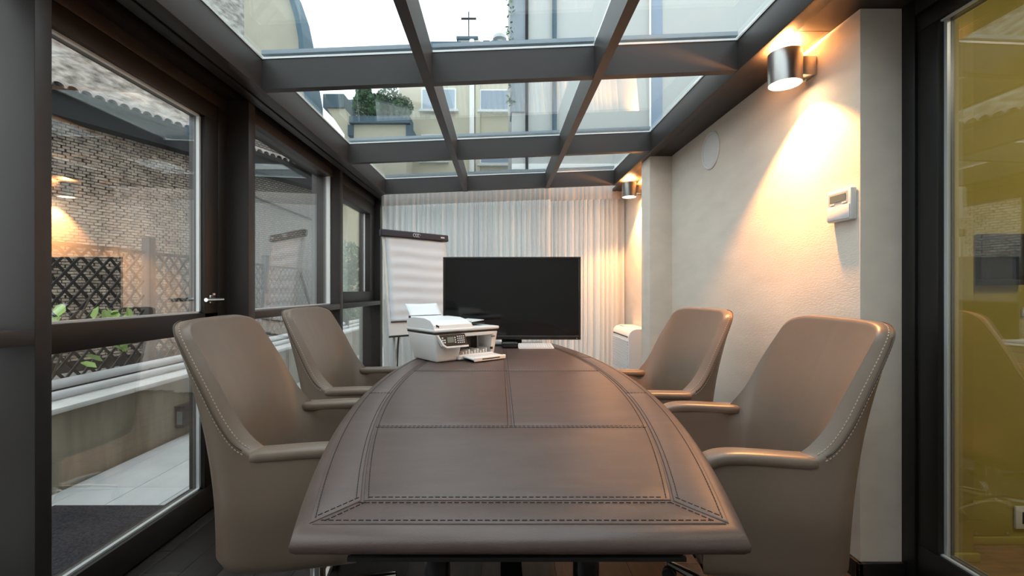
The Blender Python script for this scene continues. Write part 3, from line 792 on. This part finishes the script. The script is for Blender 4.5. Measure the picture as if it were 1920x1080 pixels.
        box(t, -.008, .008, -.008, .008, -.01, .045, Mx=Matrix.Translation(d*.27+Vector((0, 0, .03))))
        obj('castor', t, M['matt_black'], r, smooth=True)
    return r
ch0 = chair('armchair')
spots = [(-.635, 1.60, 9, 'taupe leather armchair at near left of the table, before the glazed door'),
         (-.69, 2.40, 1, 'taupe leather armchair at far left of the table, behind the printer side'),
         (.785, 1.55, 172, 'taupe leather armchair at near right, closest to the black framed door'),
         (.715, 2.32, 183, 'taupe leather armchair at far right, in front of the plaster pilaster')]
for i, (x, y, a, lab) in enumerate(spots):
    o = ch0 if i == 0 else copy_tree(ch0)
    o.location = (x, y, 0); o.rotation_euler = (0, 0, math.radians(a)); tag(o, lab, 'chair', 'armchairs around the table')

TH = .7516
# ---- television on the far end of the table
tv = tag(empty('television', (.083, 3.17, TH), math.radians(-1)), 'black flat television standing on the far end of the table', 'television')
bobj('back_case', (-.42, .42, .012, .05, .08, .57), M['matt_black'], tv, bev=.01)
t = B(); X, z0, z1 = .476, .040, .612
for d in ((-X, X, 0, .018, z0, z0+.026), (-X, X, 0, .018, z1-.014, z1), (-X, -X+.014, 0, .018, z0+.026, z1-.014), (X-.014, X, 0, .018, z0+.026, z1-.014)):
    box(t, *d, bev=.002)
obj('bezel', t, M['bezel'], tv, smooth=True)
bobj('screen', (-X+.013, X-.013, .004, .014, z0+.025, z1-.013), M['screen'], tv)
bobj('stand_neck', (-.07, .07, .02, .05, .008, .10), M['gloss_black'], tv, bev=.006)
bobj('stand_base', (-.22, .22, -.03, .13, .0006, .012), M['gloss_black'], tv, bev=.004)
bobj('indicator', (X-.03, X-.026, -.001, .0, z0+.008, z0+.012), M['grey_plastic'], tv)
kb = tag(empty('keyboard', (.236, 3.035, TH), math.radians(2)), 'slim white keyboard lying in front of the television', 'keyboard')
obj('tray', prism(B(), [(-.115, -.06, .0006), (-.115, .06, .0006), (-.115, .06, .022), (-.115, -.06, .007)], (.23, 0, 0)), M['white'], kb)
vf = VF()
for rr in range(5):
    for k in range(14):
        vf.obox((-.102+.0157*k, -.046+.0225*rr, .0115+.0028*rr), Vector((.0066, 0, 0)), Vector((0, .009, .0012)), Vector((0, -.0002, .0016)))
tag(vf.build('keys', M['keygrey'], kb), kind='stuff')
sp = tag(empty('speaker_box', (.065, 3.055, TH), math.radians(4)), 'small gloss black box beside the keyboard under the television', 'device')
bobj('body', (-.055, .055, -.04, .04, .0006, .040), M['gloss_black'], sp, bev=.012, seg=3)
bobj('front_grille', (-.045, .045, -.042, -.039, .008, .032), M['matt_black'], sp)

# ---- printer
pr = tag(empty('printer', (-.335, 2.355, TH), math.radians(40)), 'white multifunction inkjet printer with open output tray on the table', 'printer')
PW, PD = .435, .30
body = [(0, 0, 0), (PW, 0, 0)]
def taper(bm, z0, z1, i0, i1, x0=0, x1=PW, y0=0, y1=PD, bev=.01):
    t = bmesh.new()
    hexa(t, [(x0+i0, y0+i0, z0), (x1-i0, y0+i0, z0), (x1-i0, y1-i0, z0), (x0+i0, y1-i0, z0)], [(x0+i1, y0+i1, z1), (x1-i1, y0+i1, z1), (x1-i1, y1-i1, z1), (x0+i1, y1-i1, z1)])
    if bev: bmesh.ops.bevel(t, geom=t.edges[:], offset=bev, segments=3, affect='EDGES', profile=.5)
    return merge(bm, t)
t = B()
taper(t, .0006, .150, .032, .004, x0=0, x1=.20)                       # left block
taper(t, .0006, .150, .032, .004, x0=.372, x1=PW)                     # right block
box(t, .16, .40, .14, PD-.02, .01, .150, bev=.004)                    # rear of the tray bay
box(t, .16, .40, .01, .16, .004, .030, bev=.004)                      # bay floor
box(t, .17, .40, .004, .06, .130, .150, bev=.004)                     # top bridge
obj('body', t, M['white'], pr, smooth=True)
bobj('tray_bay', (.196, .375, .135, .141, .030, .131), M['matt_black'], pr)
bobj('ink_cover', (.195, .275, .06, .136, .060, .131), M['matt_black'], pr, bev=.004)
t = B()
for k in range(9): box(t, .20+.02*k, .206+.02*k, .03, .11, .030, .042+.006*(k % 3))
obj('paper_guides', t, M['white'], pr)
bobj('seam_band', (.004, PW-.004, .004, PD-.004, .150, .160), M['matt_black'], pr, bev=.003)
t = B()
box(t, 0, PW, 0, PD, .160, .178, bev=.007, seg=3)
obj('scanner_lid', t, M['white'], pr, smooth=True)
t = B()
prism(t, [(0.002, .006, .172), (.002, .294, .172), (.002, .294, .222), (.002, .22, .233), (.002, .10, .231), (.002, .045, .220), (.002, .014, .197)], (.205, 0, 0), bev=.0)
prism(t, [(.2065, .006, .172), (.2065, .294, .172), (.2065, .294, .222), (.2065, .22, .233), (.2065, .10, .231), (.2065, .045, .220), (.2065, .014, .197)], (.055, 0, 0))
for v in t.verts:
    if v.co.x > .255 and v.co.z > .18: v.co.x -= .045*(v.co.z-.172)/.08
obj('document_feeder', t, M['white'], pr, smooth=True, ang=25)
bobj('feeder_tray', (.25, .40, .09, .27, .186, .192), M['matt_black'], pr, bev=.002)
obj('feeder_wing', prism(B(), [(.30, .12, .193), (.40, .10, .206), (.40, .26, .206), (.30, .26, .193)], (0, 0, .003)), M['white'], pr)
bobj('width_guide', (.285, .30, .085, .10, .185, .205), M['grey_plastic'], pr)
# control panel, tilted
Mx = Matrix.Translation((.012, -.004, .148)) @ Matrix.Rotation(math.radians(-14), 4, 'X')
t = B(); prism(t, [(.0, 0, 0), (.175, 0, 0), (.185, 0, -.058), (.155, 0, -.064), (.05, 0, -.064), (.026, 0, -.050)], (0, .02, 0), Mx=Mx)
cpn = obj('control_panel', t, M['matt_black'], pr)
t = B(); prism(t, [(.0, -.001, -.0), (.028, -.001, -.056), (.052, -.001, -.071), (.19, -.001, -.071), (.19, -.001, -.062), (.052, -.001, -.0615), (.036, -.001, -.050), (.010, -.001, 0)], (0, .02, 0), Mx=Mx)
obj('panel_lip', t, M['white'], pr)
t = B(); box(t, .058, .098, -.003, .0, -.044, -.014, Mx=Mx); obj('display', t, M['lcd'], cpn)
t = B()
for i in range(4):
    for j in range(4): box(t, .122+.0125*i, .129+.0125*i, -.003, .0, -.016-.011*j, -.010-.011*j, Mx=Mx)
for i, j in ((0, 0), (0, 1), (1, 1), (0, 2), (1, 2)): box(t, .026+.013*i, .034+.013*i, -.003, .0, -.020-.012*j, -.013-.012*j, Mx=Mx)
for j in range(3): box(t, .104, .111, -.003, 0, -.022-.012*j, -.015-.012*j, Mx=Mx)
tag(obj('buttons', t, M['keygrey'], cpn), kind='stuff')
Mx = Matrix.Translation((.185, .02, .016)) @ Matrix.Rotation(math.radians(3), 4, 'X')
t = B(); box(t, 0, .215, -.115, .0, .0, .010, bev=.003, Mx=Mx)
box(t, 0, .215, -.118, -.106, -.006, .016, bev=.003, Mx=Mx)
obj('output_tray', t, M['white'], pr, smooth=True)
t = B(); box(t, .05, .17, -.1190, -.1175, .003, .008, Mx=Mx); obj('tray_slot', t, M['matt_black'], pr)
t = B(); box(t, .378, .40, -.002, .006, .118, .123); obj('model_mark', t, M['matt_black'], pr)
t = B(); box(t, .388, .400, .018, .028, .045, .058); obj('logo_mark', t, M['matt_black'], pr)
t = B(); box(t, .018, .026, .0105, .02, .188, .200); box(t, .028, .034, .0095, .02, .184, .196); obj('logo_mark', t, M['matt_black'], pr)
bobj('paper_support', (.01, .225, .285, .291, .215, .238), M['matt_black'], pr, bev=.002)
t = B(); Mx = Matrix.Translation((.02, .268, .215)) @ Matrix.Rotation(math.radians(-42), 4, 'X')
rows = [[Mx @ Vector((.21*i/8, .004*math.sin(PI*i/8)*j/6, .118*j/6)) for i in range(9)] for j in range(7)]
grid(t, rows)
ps = obj('paper_sheet', t, M['paper'], None, smooth=True); ps.location = pr.location; ps.rotation_euler = pr.rotation_euler
s_ = ps.modifiers.new('thickness', 'SOLIDIFY'); s_.thickness = .0006
tag(ps, 'blank white sheet standing in the printer paper feed', 'paper')

# ---- flip chart
fc = tag(empty('flip_chart', (-.835, 4.53, 0), math.atan2(.52, .565)), 'white flip chart easel with paper pad beside the curtain', 'flip chart')
tilt = Matrix.Translation((0, 0, 1.69)) @ Matrix.Rotation(math.radians(-8), 4, 'X')
def fbox(name, d, m, bev=0): t = B(); box(t, *d, bev=bev, Mx=tilt); return obj(name, t, m, fc, smooth=bev > 0)
fbox('board', (-.36, .36, .0, .018, -.985, 0), M['white_matt'], .004)
cb = fbox('clamp_bar', (-.385, .385, -.03, .02, -.055, .012), M['bar'], .008)
t = B(); box(t, .285, .33, -.0315, -.0295, -.028, -.014, Mx=tilt); obj('printed_mark', t, M['keygrey'], cb)
t = B()
for dx in (-.028, 0.0, .022): 
    tube(t, [tilt @ Vector((dx+.016*math.cos(a), -.031, -.022+.016*math.sin(a))) for a in [PI*k/7*1.6 for k in range(8)]], .0028, 5)
obj('emblem', t, M['keygrey'], cb)
rows = []
for j in range(34):
    z = -.055-.80*j/33
    rows.append([tilt @ Vector((-.335+.67*i/12, -.006-.004*math.sin(j*1.35+.6*math.sin(i*.5))*(1-.3*math.cos(i*.8))-.002*math.sin(j*3.1+i*.4), z)) for i in range(13)])
t = B(); grid(t, rows); pad = obj('paper_pad', t, M['paper'], fc, smooth=True, ang=180)
s_ = pad.modifiers.new('thickness', 'SOLIDIFY'); s_.thickness = .004
fbox('pad_edge', (-.335, .335, -.012, 0, -.862, -.852), M['matt_black'])
fbox('pen_tray', (-.365, .365, -.055, .006, -1.0, -.985), M['matt_black'], .003)
for s in (-1, 1):
    a = tilt @ Vector((s*.30, .022, -.95)); q = Vector((s*.36, -.26, .01))
    top = tilt @ Vector((s*.28, .022, -.05))
    obj('leg', tube(B(), [top, a, q], [.012, .012, .010], 10), M['grey_plastic'], fc, smooth=True)
    obj('leg_brace', tube(B(), [a+Vector((-s*.05, .0, -.05)), q+Vector((-s*.07, .14, 0))], .006, 8), M['matt_black'], fc, smooth=True)
obj('rear_leg', tube(B(), [tilt @ Vector((0, .03, -.05)), (0, .50, .01)], .012, 10), M['grey_plastic'], fc, smooth=True)

# ---- curtains
def curtain(x0, x1, y, label, seed, n_f):
    rnd = random.Random(seed)
    r = tag(empty('curtain', ((x0+x1)/2, y, 0)), label, 'curtain', 'white curtains across the end wall')
    hwid = (x1-x0)/2; n = int((x1-x0)*150)
    ph = [rnd.uniform(0, 6.28) for _ in range(6)]
    def fold(u, v):
        a = .042*(.75+.25*v)*math.sin(2*PI*u*n_f+1.6*math.sin(2*PI*u*3+ph[0])+.35*v*math.sin(7*u+ph[1]))
        a += .007*math.sin(2*PI*u*n_f*2.3+ph[2]+v*.8)+.010*math.sin(2*PI*u*n_f*.37+ph[3])
        return a
    ztop = lambda x: min(zb(x), zb(1.19))+.098
    rows = []
    for j in range(15):
        v = j/14
        rows.append([(-hwid+2*hwid*i/n, fold(i/n, v), .02+(ztop((x0+x1)/2-hwid+2*hwid*i/n)-.165-.02)*(1-v)) for i in range(n+1)])
    t = B(); grid(t, rows); obj('fabric', t, M['curtain'], r, smooth=True, ang=180)
    rows = []
    for j in range(6):
        v = j/5
        rows.append([(-hwid+2*hwid*i/n, -.034+.35*fold(i/n, 0)*(.4+.6*v), ztop((x0+x1)/2-hwid+2*hwid*i/n)+.006*math.sin(i*.55+ph[4])*(1-v)-.18*v) for i in range(n+1)])
    t = B(); grid(t, rows); obj('header_tape', t, M['curtain_head'], r, smooth=True, ang=180)
    return r
curtain(-1.29, .56, 5.03, 'white pleated curtain behind the television, left and widest one', 3, 32)
curtain(.53, 1.385, 5.13, 'white pleated curtain at the right end, beside the lamp', 5, 15)

# ---- fan coil heater
fcu = tag(empty('fan_coil_unit', (XR, 4.55, 0)), 'white fan coil heater with rounded top under the far wall lamp', 'heater')
prof = [(-.004, .05), (-.215, .05), (-.215, .70), (-.205, .735), (-.18, .76), (-.14, .772), (-.004, .772)]
obj('case', prism(B(), [(x, -.30, z) for x, z in prof], (0, .60, 0)), M['white'], fcu, smooth=True)
bobj('plinth', (-.20, -.004, -.28, .28, 0, .05), M['grey_plastic'], fcu)
for k in range(22): bobj('grille_slat', (-.222, -.214, -.28, .28, .10+.026*k, .115+.026*k), M['keygrey'], fcu)
bobj('air_slot', (-.2165, -.208, -.27, .27, .690, .702), M['matt_black'], fcu)
bobj('control_flap', (-.16, -.04, .10, .26, .771, .776), M['white_matt'], fcu, bev=.002)

# ---- wall lamps
def lamp(y, label):
    r = tag(empty('wall_lamp', (XR-.123, y, CAMH+1.0)), label, 'lamp', 'steel wall lamps')
    Rr, H = .069, .070
    obj('drum', lathe(B(), [(Rr-.004, -H), (Rr, -H), (Rr, H), (Rr-.004, H), (Rr-.004, -H)], n=48, close=False), M['steel'], r, smooth=True)
    for s, nm in ((-1, 'lower_glass'), (1, 'upper_glass')):
        obj(nm, lathe(B(), [(0, s*(H-.008)), (Rr-.005, s*(H-.008)), (Rr-.005, s*(H-.012)), (0, s*(H-.012))], n=40), M['bulb'], r)
    bobj('mounting_block', (.060, .122, -.035, .035, -.042, .045), M['steel'], r, bev=.006)
    obj('fixing_knob', lathe(B(), [(0, -.056), (.006, -.055), (.008, -.05), (.008, -.042), (0, -.042)], (.09, 0, 0), 12), M['chrome'], r, smooth=True)
    for nm, rx, z, e, ang in (('down_light', 0, -H+.004, LAMP_DOWN, 108), ('up_light', PI, H-.004, LAMP_UP, 168)):
        ld = bpy.data.lights.new(nm, 'SPOT'); ld.energy = e; ld.color = WARM; ld.spot_size = math.radians(ang); ld.spot_blend = .38; ld.shadow_soft_size = .02
        lo = bpy.data.objects.new(nm, ld); C.objects.link(lo); lo.parent = r; lo.location = (0, 0, z); lo.rotation_euler = (rx, 0, 0)
    return r
lamp(2.07, 'brushed steel drum wall lamp glowing above the thermostat, larger in view')
lamp(4.56, 'brushed steel drum wall lamp in the far corner by the curtain')

# ---- thermostat, round grille
th = tag(empty('thermostat', (XR, 1.872, 1.475)), 'white wall thermostat with grey display beside the glass door', 'thermostat')
bobj('case', (-.028, -.001, -.066, .066, -.062, .066), M['white'], th, bev=.006)
bobj('display_recess', (-.0285, -.0275, -.050, .056, .004, .054), M['grey_plastic'], th)
bobj('display', (-.030, -.028, -.040, .046, .018, .046), M['lcd'], th)
bobj('cover_flap', (-.032, -.027, -.062, .062, -.056, .001), M['white'], th, bev=.003)
for y in (-.034, .032): bobj('button', (-.0315, -.028, y-.012, y+.012, .006, .012), M['white_matt'], th, bev=.001)
spk = tag(empty('round_speaker', (XR, 3.06, CAMH+.935)), 'round white flush speaker high on the plaster wall', 'speaker')
Mx = Matrix.Rotation(-PI/2, 4, 'Y')
obj('ring', lathe(B(), [(.108, .0005), (.125, .0005), (.125, .006), (.116, .011), (.108, .008), (.108, .0005)], n=48, Mx=Mx, close=False), M['white_matt'], spk, smooth=True)
obj('grille', lathe(B(), [(0, .010), (.06, .0095), (.107, .006), (.107, .001), (0, .001)], n=48, Mx=Mx), M['grey_plastic' if False else 'white_matt'], spk, smooth=True)

# ---- things in the yellow room
YW = 2.05
ds = tag(empty('wall_display', (2.222, YW, 1.268)), 'dark framed wall screen on the yellow wall behind the glass door', 'screen')
t = B()
for d in ((-.10, .10, -.03, -.001, .088, .113), (-.10, .10, -.03, -.001, -.113, -.088), (-.10, -.075, -.03, -.001, -.088, .088), (.075, .10, -.03, -.001, -.088, .088)): box(t, *d, bev=.002)
obj('frame', t, M['matt_black'], ds, smooth=True)
bobj('screen', (-.076, .076, -.012, -.001, -.089, .089), M['screen'], ds)
ap = tag(empty('access_panel', (2.19, YW, .115)), 'yellow painted access panel low on the side room wall', 'panel')
bobj('plate', (-.085, .085, -.008, -.001, -.078, .078), M['yellow'], ap, bev=.002)
for x in (-.07, .07):
    for z in (-.065, .065): obj('screw', tube(B(), [(x, -.011, z), (x, -.006, z)], .004, 8), M['grey_plastic'], ap)
so = tag(empty('power_socket', (2.345, YW, .12)), 'white framed power socket low on the yellow wall', 'socket')
bobj('plate', (-.05, .06, -.012, -.001, -.05, .05), M['white'], so, bev=.003)
bobj('insert', (-.022, .035, -.014, -.011, -.026, .026), M['matt_black'], so)
sw = tag(empty('light_switch', (2.36, YW, 1.035)), 'small white light switch on the yellow wall edge', 'switch')
bobj('plate', (-.03, .04, -.01, -.001, -.018, .018), M['white'], sw, bev=.002)
bobj('rocker', (-.012, .022, -.014, -.009, -.010, .010), M['white_matt'], sw, bev=.002)
cl = tag(empty('added_ceiling_lamp', (2.75, .9, 2.6)), 'added unseen ceiling lamp brightening the yellow side room', 'lamp')  # lamp out of view, added to brighten the yellow walls
obj('shade', lathe(B(), [(0, -.07), (.20, -.065), (.24, -.04), (.24, -.005), (0, -.005)], n=32), M['fillglow'], cl, smooth=True)
obj('rim', lathe(B(), [(.24, -.02), (.255, -.02), (.255, 0), (.24, 0), (.24, -.02)], n=32, close=False), M['chrome'], cl, smooth=True)
